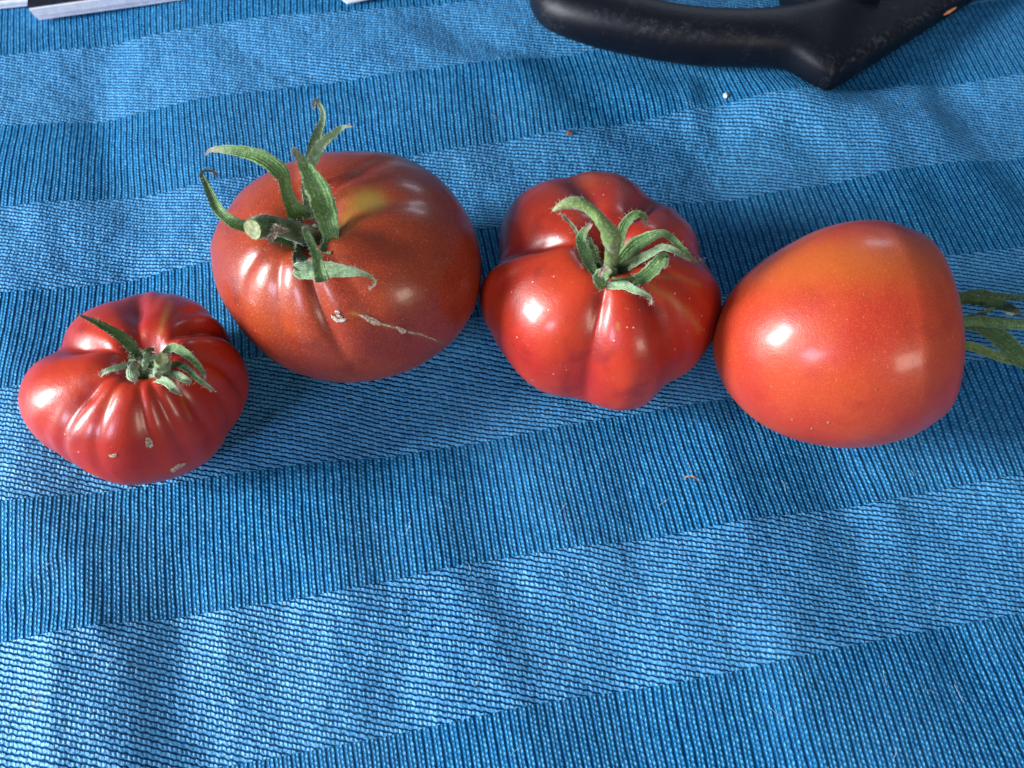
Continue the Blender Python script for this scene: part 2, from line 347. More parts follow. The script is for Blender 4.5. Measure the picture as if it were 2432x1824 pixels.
def sh2(fr, P, rho):
    h = np.array(fr.hit(*c2([(1010, 610)])[0])[0]); d = np.linalg.norm(P-h, axis=1)
    h2 = np.array(fr.hit(*c2([(930, 560)])[0])[0]); d2 = np.linalg.norm((P-h2), axis=1)
    h3 = np.array(fr.hit(*c2([(860, 740)])[0])[0]); d3 = np.linalg.norm((P-h3), axis=1)
    return np.clip(.66*np.exp(-(d/.0060)**2)+.14*np.exp(-(d2/.012)**2)+.32*np.exp(-(d3/.006)**2)+.14*np.exp(-((rho-.28)/.12)**2), 0, 1)
def sh1(fr, P, rho): return np.clip(.7*np.exp(-(rho/.25)**2), 0, 1)
def sh3(fr, P, rho):
    h = np.array(fr.hit(*c3([(760, 110)])[0])[0]); d = np.linalg.norm(P-h, axis=1)
    return np.clip(.55*np.exp(-(d/.012)**2), 0, 1)
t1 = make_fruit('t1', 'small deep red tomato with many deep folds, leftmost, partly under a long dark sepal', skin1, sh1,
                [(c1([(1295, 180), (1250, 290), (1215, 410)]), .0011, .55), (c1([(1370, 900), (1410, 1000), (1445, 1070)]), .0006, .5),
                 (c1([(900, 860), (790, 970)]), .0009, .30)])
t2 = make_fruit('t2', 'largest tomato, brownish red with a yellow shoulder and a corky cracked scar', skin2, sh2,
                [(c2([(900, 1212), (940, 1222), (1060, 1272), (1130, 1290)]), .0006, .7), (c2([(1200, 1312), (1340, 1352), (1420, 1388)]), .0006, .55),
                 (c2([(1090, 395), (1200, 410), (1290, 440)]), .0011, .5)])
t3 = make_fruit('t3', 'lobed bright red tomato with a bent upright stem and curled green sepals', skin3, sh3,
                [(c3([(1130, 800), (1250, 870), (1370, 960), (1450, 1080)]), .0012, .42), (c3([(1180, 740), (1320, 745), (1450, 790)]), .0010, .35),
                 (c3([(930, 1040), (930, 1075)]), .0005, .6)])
# the egg-shaped tomato lies on its side: round sections along a slightly raised axis
M4 = np.array([.82437, .89339, .94492, .99264, 1.04957, 1.09279, 1.15694, 1.29316, 1.67823]); NC = len(M4)
A4 = np.array([.0653, .14326, 0]); B4 = np.array([.13526, .14576, .01524]); n4, ns4 = 300, 180
sv = .5-.5*np.cos(np.linspace(0, math.pi, ns4)); x_ = sv*(NC-1); i_ = np.clip(x_.astype(int), 0, NC-2); f_ = x_-i_
q0, q1, q2, q3 = (M4[np.clip(i_+k, 0, NC-1)] for k in (-1, 0, 1, 2))
r4 = .034*(1-np.abs(2*sv-1)**2.2)**(1/2.2)*(q1+.5*f_*(q2-q0+f_*(2*q0-5*q1+4*q2-q3+f_*(3*(q1-q2)+q3-q0))))
L4 = np.linalg.norm(B4-A4); axw = (B4-A4)/L4; side4 = np.cross(axw, [0, 0, 1.]); side4 /= np.linalg.norm(side4); up4 = np.cross(side4, axw)
C4 = A4+axw*((sv-.10*np.exp(-(r4/.009)**2)*(sv > .5))*L4)[:, None]+side4*(.00075*np.sin(math.pi*sv)+.00044*np.sin(2*math.pi*sv))[:, None]+up4*(.0006*np.sin(math.pi*sv))[:, None]
th4 = np.linspace(0, 2*math.pi, n4, endpoint=False)[None, :, None]; wob4 = 1+.007*np.cos(th4*5+1.)*sv[:, None, None]+.003*np.cos(th4*3+sv[:, None, None]*7)+.003*np.cos(th4*2-sv[:, None, None]*11+2)
P4 = C4[:, None]+(r4[:, None, None]*wob4)*(.955*np.cos(th4)*side4+np.sin(th4)*up4)
zs4 = P4[..., 2].min()+.001; P4[..., 2] -= zs4; P4 = P4.reshape(-1, 3); END4 = C4[-1]-np.array([0, 0, zs4])
base4 = (.1, .145, 0)
root4 = empty('tomato', base4, 'smooth egg-shaped orange red tomato lying on its side, rightmost, stem end to the right', 'tomato', 'tomatoes in a row on the blue cloth')
F4 = grid_faces(n4, ns4); o4 = new_mesh('fruit', P4, F4, skin4, root4, base4); t4 = Fruit(root4, o4, P4, F4)
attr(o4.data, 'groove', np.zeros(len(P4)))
tp = np.array(t4.hit(*c4([(900, 330)])[0])[0])
attr(o4.data, 'shoulder', np.clip(.75*np.exp(-((P4-tp)@np.array([.0, .9, .43])/.012)**2-((P4-tp)@axw/.035)**2)*smooth(.025, .045, P4[:, 2]), 0, 1))
attr(o4.data, 'streak', np.zeros(len(P4)))

# ------------------------------------------------------------------ calyx parts
gr_dark = green_material('sepal_dark_green', (.028, .082, .015), (.050, .125, .024), (.17, .28, .09), (.20, .13, .09))
gr_mid = green_material('sepal_green', (.058, .150, .030), (.105, .23, .052), (.36, .48, .24), (.50, .38, .28))
gr_pale = green_material('sepal_pale_green', (.18, .32, .14), (.28, .42, .21), (.56, .66, .46), (.55, .42, .30))
gr_olive = green_material('stem_olive_green', (.09, .17, .030), (.16, .27, .06), (.40, .48, .20), (.55, .50, .28))
brown = plain('dry_brown_tissue', (.16, .10, .06), (.38, .28, .20), .7, 900)
cut = plain('pale_cut_stem', (.17, .20, .08), (.36, .38, .18), .6, 900)
hairm = plain('pale_plant_hair', (.50, .55, .45), (.70, .75, .66), .5, 500)
HAIRS = {}
class Flat:                                          # stands in for a fruit when a thing lies on the cloth
    def __init__(s, base): s.base = np.array(base)
    def hit(s, px, py): return (None, None, None, None)
def path3(fr, pts, zs, sink=False):
    out = []; start = None
    if fr is globals().get('t4'): start = END4+axw*.001; pts = pts[1:]; sink = True
    zz = np.interp(np.linspace(0, 1, len(pts)), np.linspace(0, 1, len(zs)), zs)
    for (p, z) in zip(pts, zz):
        if isinstance(fr, Flat):
            w_ = at(p[0], p[1], 0); z = z+float(cloth_h(np.array([w_[0]]), np.array([w_[1]]))[0])
        P = at(p[0], p[1], z); D = np.linalg.norm(P-CAM)
        h = fr.hit(p[0], p[1])
        if h[0] is not None and not sink: D = min(D, h[3]-.0005)
        out.append(np.r_[CAM+ray(p[0], p[1])*D, p[2] if len(p) > 2 else 0])
    if start is not None: out.insert(0, np.r_[start, out[0][3]*.8])
    return np.array(out)
def frames(C):
    T = np.gradient(C, axis=0); T /= np.linalg.norm(T, axis=1)[:, None]+1e-12; return T
def sepal(fr, pts, zs, sc, material, parent, dry=1., cup=.35, roll=0., label=None, n=34, thick=.00026, name='sepal'):
    """pts: centre line with full widths (crop pixels * sc gives photo pixels); a blade with a midrib, two faces and an edge"""
    Q = catmull(path3(fr, pts, zs), n); C = Q[:, :3]; wd_ = np.maximum(Q[:, 3]*sc, .6); T = frames(C); m = 9
    V = []; al = []; ac = []; ph = random.random()*6
    for i in range(n):
        view = CAM-C[i]; view /= np.linalg.norm(view)
        side = np.cross(T[i], view); side /= np.linalg.norm(side)+1e-9
        nn = np.cross(side, T[i]); ra = roll+.18*math.sin(i*.35+ph)
        s2 = side*math.cos(ra)+nn*math.sin(ra); n2 = nn*math.cos(ra)-side*math.sin(ra)
        hw_ = .5*wd_[i]/FPX*((C[i]-CAM)@cF)/max(math.cos(ra), .5)
        hw_ *= 1+.05*math.sin(i*1.7+ph)+.04*math.sin(i*3.1)
        for f in (0, 1):
            for j in range(m):
                x = -1+2*j/(m-1)
                if f: x = -x
                lift = cup*hw_*(x*x-.35)-.10*hw_*math.exp(-(x/.16)**2)+.05*hw_*math.sin(i*.9+x*5+ph)
                th_ = thick*(1-abs(x)**3*.8)*(-1 if f else 0)
                V.append(C[i]+s2*x*hw_+n2*(lift+th_)); al.append(i/(n-1)); ac.append(abs(x))
    F = []; M = 2*m
    for i in range(n-1):
        for j in range(M): F.append((i*M+j, i*M+(j+1) % M, (i+1)*M+(j+1) % M, (i+1)*M+j))
    F.append(tuple(range(M))[::-1]); F.append(tuple((n-1)*M+j for j in range(M)))
    o = new_mesh(name, V, F, material, parent, fr.base)
    attr(o.data, 'along', al); attr(o.data, 'across', ac); attr(o.data, 'dry', [dry]*len(V))
    if label: o['label'] = label
    V = np.array(V); HAIRS.setdefault(id(fr), []).extend([(V[k], T[k//M]) for k in range(len(V)) if ac[k] > .9 and random.random() < .45])
    return o
def tube(fr, pts, zs, sc, material, parent, name='stem', n=40, m=14, sink=False, squash=1., dry=0., capmat=None, bumps=.05):
    Q = catmull(path3(fr, pts, zs, sink), n); C = Q[:, :3]; T = frames(C); V = []; al = []
    ref = np.array([.3, .2, 1.]); ph = random.random()*6
    for i in range(n):
        s_ = np.cross(T[i], ref); s_ /= np.linalg.norm(s_); u_ = np.cross(s_, T[i]); r = max(Q[i, 3]*sc, .4)/FPX*((C[i]-CAM)@cF)
        for j in range(m):
            a = 2*math.pi*j/m; rr = r*(1+bumps*math.sin(3*a+ph+i*.05)+bumps*.6*math.sin(i*1.3+a*2))
            V.append(C[i]+rr*(math.cos(a)*s_+math.sin(a)*u_*squash)); al.append(i/(n-1))
    F = [(i*m+j, i*m+(j+1) % m, (i+1)*m+(j+1) % m, (i+1)*m+j) for i in range(n-1) for j in range(m)]
    F.append(tuple(range(m))[::-1]); V.append(C[-1]-T[-1]*.0003); al.append(1); kk = len(V)-1; nf = len(F)
    for j in range(m): F.append(((n-1)*m+j, (n-1)*m+(j+1) % m, kk))
    mats = [material]+([capmat] if capmat else [])
    o = new_mesh(name, V, F, mats, parent, fr.base)
    if capmat:
        for f in range(nf, len(F)): o.data.polygons[f].material_index = 1; o.data.polygons[f].use_smooth = False
    attr(o.data, 'along', al); attr(o.data, 'across', [0]*len(V)); attr(o.data, 'dry', [dry]*len(V))
    V = np.array(V); HAIRS.setdefault(id(fr), []).extend([(V[k], T[min(k//m, n-1)]) for k in range(len(V)) if random.random() < .45])
    return o
def hairs(fr, parent):
    V, F = [], []
    for p, t in HAIRS.get(id(fr), []):
        d = rng.normal(size=3); d -= t*(d@t)*.6; d[2] = abs(d[2])*.6; d /= np.linalg.norm(d); L = random.uniform(.0006, .0016); r = .000035
        a = np.cross(d, [0.3, .5, .7]); a /= np.linalg.norm(a); b_ = np.cross(d, a); k = len(V)
        mid = p+d*L*.55; tip = p+d*L+rng.normal(size=3)*L*.15
        for c, q in ((p, 1), (mid, .8)):
            for j in range(3): V.append(c+r*q*(a*math.cos(j*2.09)+b_*math.sin(j*2.09)))
        V.append(tip)
        for j in range(3):
            F.append((k+j, k+(j+1) % 3, k+3+(j+1) % 3, k+3+j)); F.append((k+3+j, k+3+(j+1) % 3, k+6))
    o = new_mesh('plant_hair', V, F, hairm, parent, fr.base); o['kind'] = 'stuff'
def hub(fr, px, py, z, r, material, name='calyx', c=None):
    """the fleshy ring where the sepals meet, with five soft lobes"""
    c = at(px, py, z) if c is None else c; V, F = [], []; m, n = 40, 7
    for i in range(n):
        t = i/(n-1)
        for j in range(m):
            a = 2*math.pi*j/m; rr = r*(math.sin(math.pi*(.06+.90*t))**.6)*(1+.16*math.cos(a*6))
            V.append(c+np.array([rr*math.cos(a), rr*math.sin(a), r*.55*math.cos(math.pi*t)]))
    F = [(i*m+j, (i+1)*m+j, (i+1)*m+(j+1) % m, i*m+(j+1) % m) for i in range(n-1) for j in range(m)]
    F += [tuple(range(m)), tuple((n-1)*m+j for j in range(m))[::-1]]
    o = new_mesh(name, V, F, material, fr.root, fr.base)
    attr(o.data, 'along', [0]*len(V)); attr(o.data, 'across', [0]*len(V)); attr(o.data, 'dry', [0]*len(V)); return o
def scar(fr, outline_px, material, parent, lift=.00013, name='scar', label=None):
    """corky patch that follows the skin: rings shrink to the middle and stand slightly proud"""
    o_ = np.array(outline_px, float); c = o_.mean(0); n = 40
    th = np.linspace(0, 1, n, endpoint=False)*len(o_); i0 = th.astype(int); f = (th-i0)[:, None]
    ol = o_[i0]*(1-f)+o_[(i0+1) % len(o_)]*f
    V = []
    for k, s in enumerate((1.08, 1.0, .8, .55, .3, .02)):
        for q in ol:
            jit = rng.normal(size=2)*.5 if 0 < k < 5 else 0
            p = c+(q-c)*s+jit; h = fr.hit(*p)
            if h[0] is None: return None
            V.append(np.array(h[0])+np.array(h[1])*((-.0002, .4*lift, lift, lift*.7, lift, lift*.6)[k]+(rng.random()*.00012 if k else 0)))
    F = [(k*n+j, k*n+(j+1) % n, (k+1)*n+(j+1) % n, (k+1)*n+j) for k in range(5) for j in range(n)]+[tuple(5*n+j for j in range(n))]
    ob = new_mesh(name, V, F, material, parent, fr.base); attr(ob.data, 'ring', np.repeat([0, .15, .6, 1, 1, 1], n))
    if label: ob['label'] = label
    return ob

# --- tomato 2
z = .062
k2 = hub(t2, *c2([(735, 815)])[0], .0555, .0050, gr_dark)
s = .3014
sepal(t2, zA([(860, 1170, 100), (700, 1150, 110), (560, 1110, 100), (420, 1065, 95), (300, 1030, 92), (215, 975, 88), (150, 905, 80), (95, 790, 66), (48, 690, 48), (26, 640, 30), (62, 612, 18), (112, 617, 20), (148, 640, 20), (152, 672, 12)]), [.056, .064, .071, .073, .072, .069, .066], s, gr_mid, k2, cup=.5, label='long sepal hooked at its brown tip')
sepal(t2, zA([(850, 1010, 200), (800, 960, 190), (740, 880, 120), (700, 790, 100), (680, 700, 90), (650, 625, 130), (540, 530, 125), (420, 480, 105), (280, 455, 80), (160, 447, 50), (85, 460, 24), (60, 495, 12)]), [.056, .062, .068, .074, .079, .080, .078, .075], s, gr_mid, k2, cup=.45)
sepal(t2, zA([(880, 1000, 120), (870, 880, 80), (850, 760, 66), (850, 650, 60), (880, 540, 84), (915, 420, 96), (950, 310, 80), (985, 215, 46), (985, 150, 40), (950, 80, 36), (920, 60, 26), (916, 125, 22)]), [.056, .062, .068, .072, .075, .078, .080], s, gr_pale, k2, cup=.4, label='forked upright sepal with a shrivelled dark tip')
sepal(t2, zA([(880, 620, 30), (900, 540, 80), (960, 430, 85), (1040, 350, 66), (1110, 292, 46), (1160, 268, 24), (1215, 270, 10)]), [.072, .075, .077, .079], s, gr_pale, k2, cup=.4)
sepal(t2, zA([(1000, 1260, 90), (1050, 1150, 120), (1030, 1020, 165), (990, 880, 190), (940, 740, 190), (885, 640, 140), (825, 545, 90), (775, 475, 56), (752, 435, 34)]), [.058, .064, .070, .076, .081, .085, .088], s, gr_mid, k2, dry=.8, cup=.35, roll=.25, label='broad upright sepal standing in front of the others')
sepal(t2, zA([(850, 1180, 130), (820, 1260, 130), (800, 1330, 110), (775, 1390, 60)]), [.057, .062, .067, .070], s, gr_dark, k2, dry=0, cup=.3)
sepal(t2, zA([(752, 1385, 60), (790, 1395, 130), (900, 1392, 140), (1050, 1392, 122), (1200, 1405, 84), (1290, 1420, 50), (1360, 1450, 26), (1400, 1500, 20), (1350, 1552, 10)]), [.070, .070, .0695, .069, .067, .065], s, gr_pale, k2, cup=.35, roll=-.3, label='pale sepal lying across the front with a curled tip')
sepal(t2, zA([(985, 1490, 110), (965, 1420, 110), (945, 1330, 86), (915, 1240, 72), (875, 1150, 66), (845, 1085, 56), (832, 1065, 40)]), [.071, .073, .076, .079, .082], s, gr_mid, k2, dry=1., cup=.4, label='short greyish sepal standing up with a dry tip')
tube(t2, zA([(930, 1180, 95), (860, 1125, 86), (750, 1085, 80), (620, 1050, 76), (540, 1045, 86), (480, 1055, 92), (430, 1078, 78)]), [.053, .062, .071, .078, .081, .083], s, gr_dark, k2, capmat=cut)
sepal(t2, zA([(620, 1050, 30), (600, 1120, 60), (570, 1160, 40), (600, 1185, 10)]), [.083, .082, .081], s, brown, k2, cup=.8, name='bract', n=12, label='dry brown scale on the stem')
sepal(t2, zA([(600, 1040, 30), (640, 1080, 60), (715, 1080, 16)]), [.084, .083, .082], s, brown, k2, cup=.8, name='bract', n=12)
hairs(t2, k2)
def cork_mat(name, a, c, rim):
    m, b = mat(name); n = noise(1500, 4, .7); n2 = noise(3200, 2)
    col = mixc(n.ss(.40, .62), a, c); col = mixc(n2.ss(.62, .74)*.5, col, (.14, .06, .03))
    col = mixc((at_n('ring')+(n-.5)*1.2).ss(.55, .15), col, rim)
    setc(b, Base_Color=col, Roughness=.62, Specular_IOR_Level=.35); bump(b, n+n2*.5, .0003, 1.0); return m
cork = cork_mat('corky_scar', (.38, .22, .13), (.72, .58, .44), (.34, .06, .02))
corkd = cork_mat('corky_ring', (.30, .22, .17), (.66, .62, .56), (.30, .08, .04))
scar(t2, c2([(925, 1215), (960, 1218), (1000, 1228), (1040, 1248), (1068, 1266), (1060, 1283), (1025, 1278), (985, 1262), (960, 1240)]), cork, t2.root, label='tan corky crack')
scar(t2, c2([(1128, 1285), (1150, 1283), (1180, 1295), (1196, 1306), (1190, 1322), (1165, 1324), (1150, 1305)]), cork, t2.root)
scar(t2, c2([(786, 1215), (794, 1222), (812, 1243), (840, 1250), (872, 1238), (878, 1246), (850, 1264), (812, 1260), (790, 1238)]), corkd, t2.root, lift=.0002, label='small crescent scar')
scar(t2, c2([(806, 1200), (828, 1194), (838, 1206), (826, 1212), (834, 1228), (856, 1232), (846, 1243), (824, 1236), (814, 1216)]), corkd, t2.root, lift=.00025)
scar(t2, c2([(1058, 1266), (1095, 1274), (1134, 1285), (1136, 1296), (1095, 1285), (1060, 1278)]), cork, t2.root, lift=.00012)
scar(t2, c2([(1190, 1308), (1260, 1318), (1310, 1336), (1370, 1362), (1369, 1366), (1308, 1341), (1258, 1323), (1192, 1314)]), cork, t2.root, lift=.00008)

# --- tomato 3
s = .1808
k3 = hub(t3, *c3([(880, 740)])[0], .0475, .0048, gr_mid)
tube(t3, zB([(880, 1180, 90), (880, 1080, 90), (895, 930, 92), (908, 800, 96), (905, 730, 122), (890, 660, 132), (850, 575, 105), (770, 480, 84), (680, 370, 76), (570, 280, 76), (440, 225, 84), (290, 245, 70), (190, 295, 40), (120, 335, 10)]), [.045, .056, .064, .070, .074, .078, .080, .081, .080, .078], s, gr_olive, k3, n=60, dry=.4)
sepal(t3, zB([(980, 980, 120), (1000, 800, 130), (1040, 620, 130), (1090, 500, 130), (1175, 405, 120), (1270, 378, 96), (1325, 430, 90), (1352, 535, 44)]), [.048, .056, .063, .068, .070, .068, .065], s, gr_mid, k3, cup=.6, roll=.3)
sepal(t3, zB([(960, 1090, 150), (1080, 940, 190), (1220, 800, 200), (1400, 690, 160), (1560, 630, 96), (1680, 690, 96), (1780, 790, 84), (1870, 880, 66), (1960, 970, 46), (2040, 1003, 22), (2098, 960, 12)]), [.048, .056, .063, .067, .068, .066, .062, .058], s, gr_mid, k3, cup=.5, roll=.25, label='longest sepal arching to the right')
sepal(t3, zB([(960, 1150, 130), (1100, 1060, 140), (1280, 960, 120), (1420, 885, 100), (1550, 815, 90), (1660, 830, 86), (1770, 880, 80), (1860, 935, 62), (1940, 990, 26)]), [.049, .056, .062, .067, .068, .065, .061], s, gr_pale, k3, cup=.45)
sepal(t3, zB([(900, 1270, 120), (1050, 1280, 120), (1200, 1255, 150), (1350, 1180, 180), (1480, 1060, 190), (1560, 960, 150), (1625, 925, 56), (1628, 1030, 40), (1585, 1100, 18)]), [.050, .055, .060, .065, .067, .064, .060], s, gr_mid, k3, cup=.6)
sepal(t3, zB([(830, 1310, 90), (930, 1320, 100), (1080, 1315, 115), (1200, 1375, 100), (1330, 1425, 66), (1405, 1475, 48), (1415, 1570, 30)]), [.052, .058, .061, .061, .060, .058], s, gr_pale, k3, cup=.4)
sepal(t3, zB([(820, 1330, 110), (770, 1270, 190), (770, 1190, 200), (840, 1140, 150), (900, 1130, 50)]), [.052, .058, .063, .066, .068], s, gr_mid, k3, cup=.5, n=22)
sepal(t3, zB([(742, 1195, 44), (780, 1120, 60), (840, 1050, 30)]), [.066, .069, .071], s, brown, k3, cup=.4, n=12, name='sepal', label='dried sepal tip')
sepal(t3, zB([(800, 1240, 80), (720, 1180, 100), (640, 1080, 120), (570, 950, 150), (520, 800, 160), (505, 690, 140), (545, 600, 100), (640, 490, 56)]), [.050, .056, .061, .066, .070, .073, .075], s, gr_mid, k3, cup=.5, label='left upright sepal with a white dry tip')
sepal(t3, zB([(560, 900, 60), (500, 780, 40), (450, 640, 50), (390, 530, 40), (300, 440, 34), (212, 368, 26)]), [.061, .066, .069, .071], s, gr_pale, k3, cup=.7)
sepal(t3, zB([(790, 1200, 120), (720, 1100, 150), (650, 950, 160), (620, 800, 150), (610, 700, 60)]), [.048, .054, .060, .066], s, gr_dark, k3, cup=.4, dry=0)
hairs(t3, k3)

# --- tomato 1
s = .1673
k1 = hub(t1, *c1([(1165, 680)])[0], .0375, .0052, gr_dark)
sepal(t1, zC([(1040, 880, 100), (940, 740, 90), (880, 600, 150), (760, 460, 160), (570, 335, 130), (380, 225, 96), (210, 148, 54), (78, 98, 16)]), [.037, .046, .052, .057, .060, .062], s, gr_dark, k1, dry=.6, cup=.3, label='long dark green sepal pointing up to the left')
sepal(t1, zC([(1220, 800, 80), (1330, 640, 90), (1420, 570, 120), (1520, 600, 130), (1630, 670, 120), (1740, 760, 100), (1830, 860, 80), (1880, 950, 54), (1900, 1030, 22)]), [.038, .046, .052, .054, .053, .050, .046], s, gr_mid, k1, cup=.5)
sepal(t1, zC([(1300, 850, 80), (1430, 810, 84), (1560, 825, 92), (1660, 890, 92), (1750, 980, 90), (1850, 1060, 80), (1950, 1130, 66), (2040, 1190, 20)]), [.038, .045, .050, .051, .049, .045], s, gr_mid, k1, cup=.4)
sepal(t1, zC([(1060, 850, 90), (930, 800, 100), (800, 825, 96), (660, 850, 84), (530, 885, 72), (440, 930, 60), (405, 985, 34)]), [.038, .045, .050, .051, .050, .048], s, gr_pale, k1, cup=.5)
sepal(t1, zC([(950, 800, 110), (890, 850, 150), (865, 920, 175), (885, 1000, 150), (930, 1052, 40)]), [.044, .050, .054, .055, .053], s, gr_pale, k1, cup=-.4, n=20, label='stubby sepal with a blunt pale end')
sepal(t1, zC([(1090, 990, 80), (1200, 1015, 110), (1320, 1045, 115), (1420, 1120, 110), (1490, 1190, 90), (1560, 1232, 30)]), [.040, .046, .048, .047, .045], s, gr_pale, k1, cup=.4)
sepal(t1, zC([(1330, 950, 60), (1450, 960, 90), (1540, 985, 120), (1630, 1030, 100), (1710, 1062, 36)]), [.041, .047, .048, .046], s, gr_pale, k1, cup=.5)
sepal(t1, zC([(940, 700, 50), (1010, 640, 60), (1090, 605, 60), (1180, 600, 50)]), [.044, .048, .048, .045], s, gr_mid, k1, dry=0, cup=.5, n=16)
sepal(t1, zC([(920, 680, 50), (860, 720, 66), (830, 775, 40)]), [.045, .048, .046], s, gr_pale, k1, dry=0, cup=.4, n=14)
sepal(t1, zC([(1050, 725, 80), (1045, 800, 90), (1030, 890, 60)]), [.049, .051, .048], s, gr_pale, k1, dry=0, cup=-.3, n=14)
tube(t1, zC([(1280, 930, 100), (1290, 860, 112), (1290, 790, 108), (1275, 730, 92)]), [.036, .046, .053, .057], s, gr_olive, k1, n=20, capmat=cut)
tube(t1, zC([(1230, 860, 40), (1200, 900, 44), (1220, 955, 52), (1228, 965, 50)]), [.050, .054, .056, .057], s, gr_pale, k1, n=14, name='stem_stub', capmat=cut)
hairs(t1, k1)
scar(t1, c1([(1105, 1205), (1135, 1205), (1158, 1235), (1165, 1270), (1140, 1290), (1108, 1285), (1100, 1240)]), cork, t1.root, label='pale oval scar')
scar(t1, c1([(820, 1330), (850, 1335), (885, 1328), (890, 1350), (860, 1362), (830, 1356)]), cork, t1.root)
scar(t1, c1([(1280, 1460), (1330, 1420), (1380, 1398), (1420, 1392), (1400, 1420), (1350, 1448), (1310, 1478)]), cork, t1.root)

# --- tomato 4: its calyx points to the right, out of the picture
s = .1447
k4 = hub(t4, 0, 0, 0, .0048, gr_dark, c=END4)
sepal(t4, zD([(200, 560, 80), (270, 330, 90), (450, 265, 90), (620, 225, 90), (800, 262, 90), (1000, 290, 84), (1250, 312, 80), (1500, 335, 70), (1900, 370, 50), (2200, 400, 16)]), [.038, .036, .034, .030, .026, .020], s, gr_dark, k4, cup=.4)
sepal(t4, zD([(200, 520, 80), (330, 400, 130), (600, 365, 160), (850, 400, 190), (1050, 450, 165), (1200, 520, 110), (1340, 602, 30)]), [.033, .033, .030, .026, .022], s, gr_dark, k4, cup=.4)
tube(t4, zD([(250, 680, 80), (500, 710, 86), (800, 722, 90), (1100, 752, 90), (1500, 765, 88), (1900, 760, 84), (2100, 750, 80)]), [.034, .034, .032, .030], s, gr_mid, k4, capmat=cut)
sepal(t4, zD([(300, 760, 90), (520, 800, 120), (700, 850, 200), (850, 900, 270), (1000, 1010, 300), (1150, 1130, 300), (1300, 1280, 270), (1500, 1450, 200), (1750, 1600, 110), (1900, 1700, 20)]), [.031, .028, .023, .018, .014, .010], s, gr_dark, k4, cup=.35)
sepal(t4, zD([(250, 1000, 100), (380, 1080, 140), (500, 1115, 150), (700, 1190, 150), (900, 1270, 140), (1100, 1345, 120), (1300, 1405, 80), (1500, 1440, 20)]), [.026, .022, .018, .013, .010], s, gr_olive, k4, cup=.4)
sepal(t4, zD([(500, 640, 30), (610, 592, 40), (700, 575, 60), (810, 530, 60), (910, 498, 30)]), [.034, .034, .033], s, gr_olive, k4, cup=.5, dry=0, n=14)
hairs(t4, k4)

speckm = plain('pale_speck', (.60, .30, .18), (.72, .46, .32), .6, 900)
for (x_s, y_s, r_s) in ((475, 1155, 9), (1165, 1172, 9), (740, 1432, 12), (850, 1392, 11), (612, 1372, 8), (1082, 548, 7)):
    scar(t4, c4([(x_s+r_s*.6*a_*(1+.4*((k_*7) % 3-1)), y_s+r_s*.6*b_) for k_, (a_, b_) in enumerate(((1, 0), (.5, .6), (-.4, .8), (-1, .1), (-.5, -.7), (.6, -.8)))]), speckm, root4, lift=.00012, name='speck')
# ------------------------------------------------------------------ small loose bits
def crumb(name, px, py, r, material, label, cat, stretch=(1, 1, .7), n=2, lift=0.):
    import bmesh
    bm = bmesh.new(); bmesh.ops.create_icosphere(bm, subdivisions=n, radius=1)
    q = at(px, py, 0); h = float(cloth_h(np.array([q[0]]), np.array([q[1]]))[0])
    for v in bm.verts:
        k = 1+.35*math.sin(v.co.x*5.1+px)*math.cos(v.co.y*4.3+py)+random.uniform(-.12, .12)
        v.co = Vector((v.co.x*stretch[0], v.co.y*stretch[1], v.co.z*stretch[2]))*k*r
    me = bpy.data.meshes.new(name); bm.to_mesh(me); bm.free(); me.materials.append(material)
    o = bpy.data.objects.new(name, me); COL.objects.link(o); o.location = (q[0], q[1], h+r*.5+lift)
    o['label'] = label; o['category'] = cat; return o
whitem = plain('white_crumb', (.60, .62, .60), (.80, .82, .80), .6, 700)
seedm = plain('brown_seed', (.16, .05, .02), (.34, .12, .05), .6, 900)
crumb('crumb', 1722, 229, .0012, whitem, 'tiny white crumb on the cloth below the black handle', 'crumb', (.8, 1.1, .7))
crumb('seed_husk', 1352, 320, .0011, seedm, 'small reddish brown husk on the cloth above the lobed tomato', 'husk', (1, 1, .6))
lint = crumb('lint', *zD([(710, 1040)])[0], .0018, whitem, 'grey white lint caught among the green sepals of the rightmost tomato', 'lint', (1.2, .7, .6), 2, .018)
dq = at(1640, 1132, 0)
fl = Flat((dq[0], dq[1], 0)); zc = lambda pts: cr(.0723, 1560, 1100)(pts)
ob = sepal(fl, zc([(845, 490, 22), (920, 465, 60), (1020, 435, 50), (1120, 430, 46), (1200, 445, 46), (1270, 500, 50), (1330, 570, 56), (1370, 615, 30)]), [.0015, .0018, .0022, .002, .0012], .0723, brown, None, cup=.6, name='dried_sepal', thick=.0003)
ob['label'] = 'curled dry brown sepal fallen on the ribbed cloth below the row'; ob['category'] = 'dried sepal'
Vf, Ff = [], []
for i in range(46):
    q = at(rng.uniform(0, 2432), rng.uniform(0, 1824) if i % 3 else rng.uniform(1200, 1824), 0); a0 = rng.uniform(0, 6.28); L = rng.uniform(.002, .007); n = 7; cv = rng.normal()*90; k0 = len(Vf)
    for j in range(n):
        a0 += cv*L/n+rng.normal()*.15; q = q+np.array([math.cos(a0), math.sin(a0), 0])*L/n
        hz = float(cloth_h(np.array([q[0]]), np.array([q[1]]))[0])+.00035
        for m_ in range(3): Vf.append((q[0]-math.sin(a0)*.00005*math.cos(m_*2.09), q[1]+math.cos(a0)*.00005*math.cos(m_*2.09), hz+.00005*math.sin(m_*2.09)))
    Ff += [(k0+j*3+m_, k0+j*3+(m_+1) % 3, k0+j*3+3+(m_+1) % 3, k0+j*3+3+m_) for j in range(n-1) for m_ in range(3)]
of = new_mesh('lint_fibres', Vf, Ff, plain('pale_blue_fibre', (.45, .60, .75), (.65, .75, .85), .6, 400))
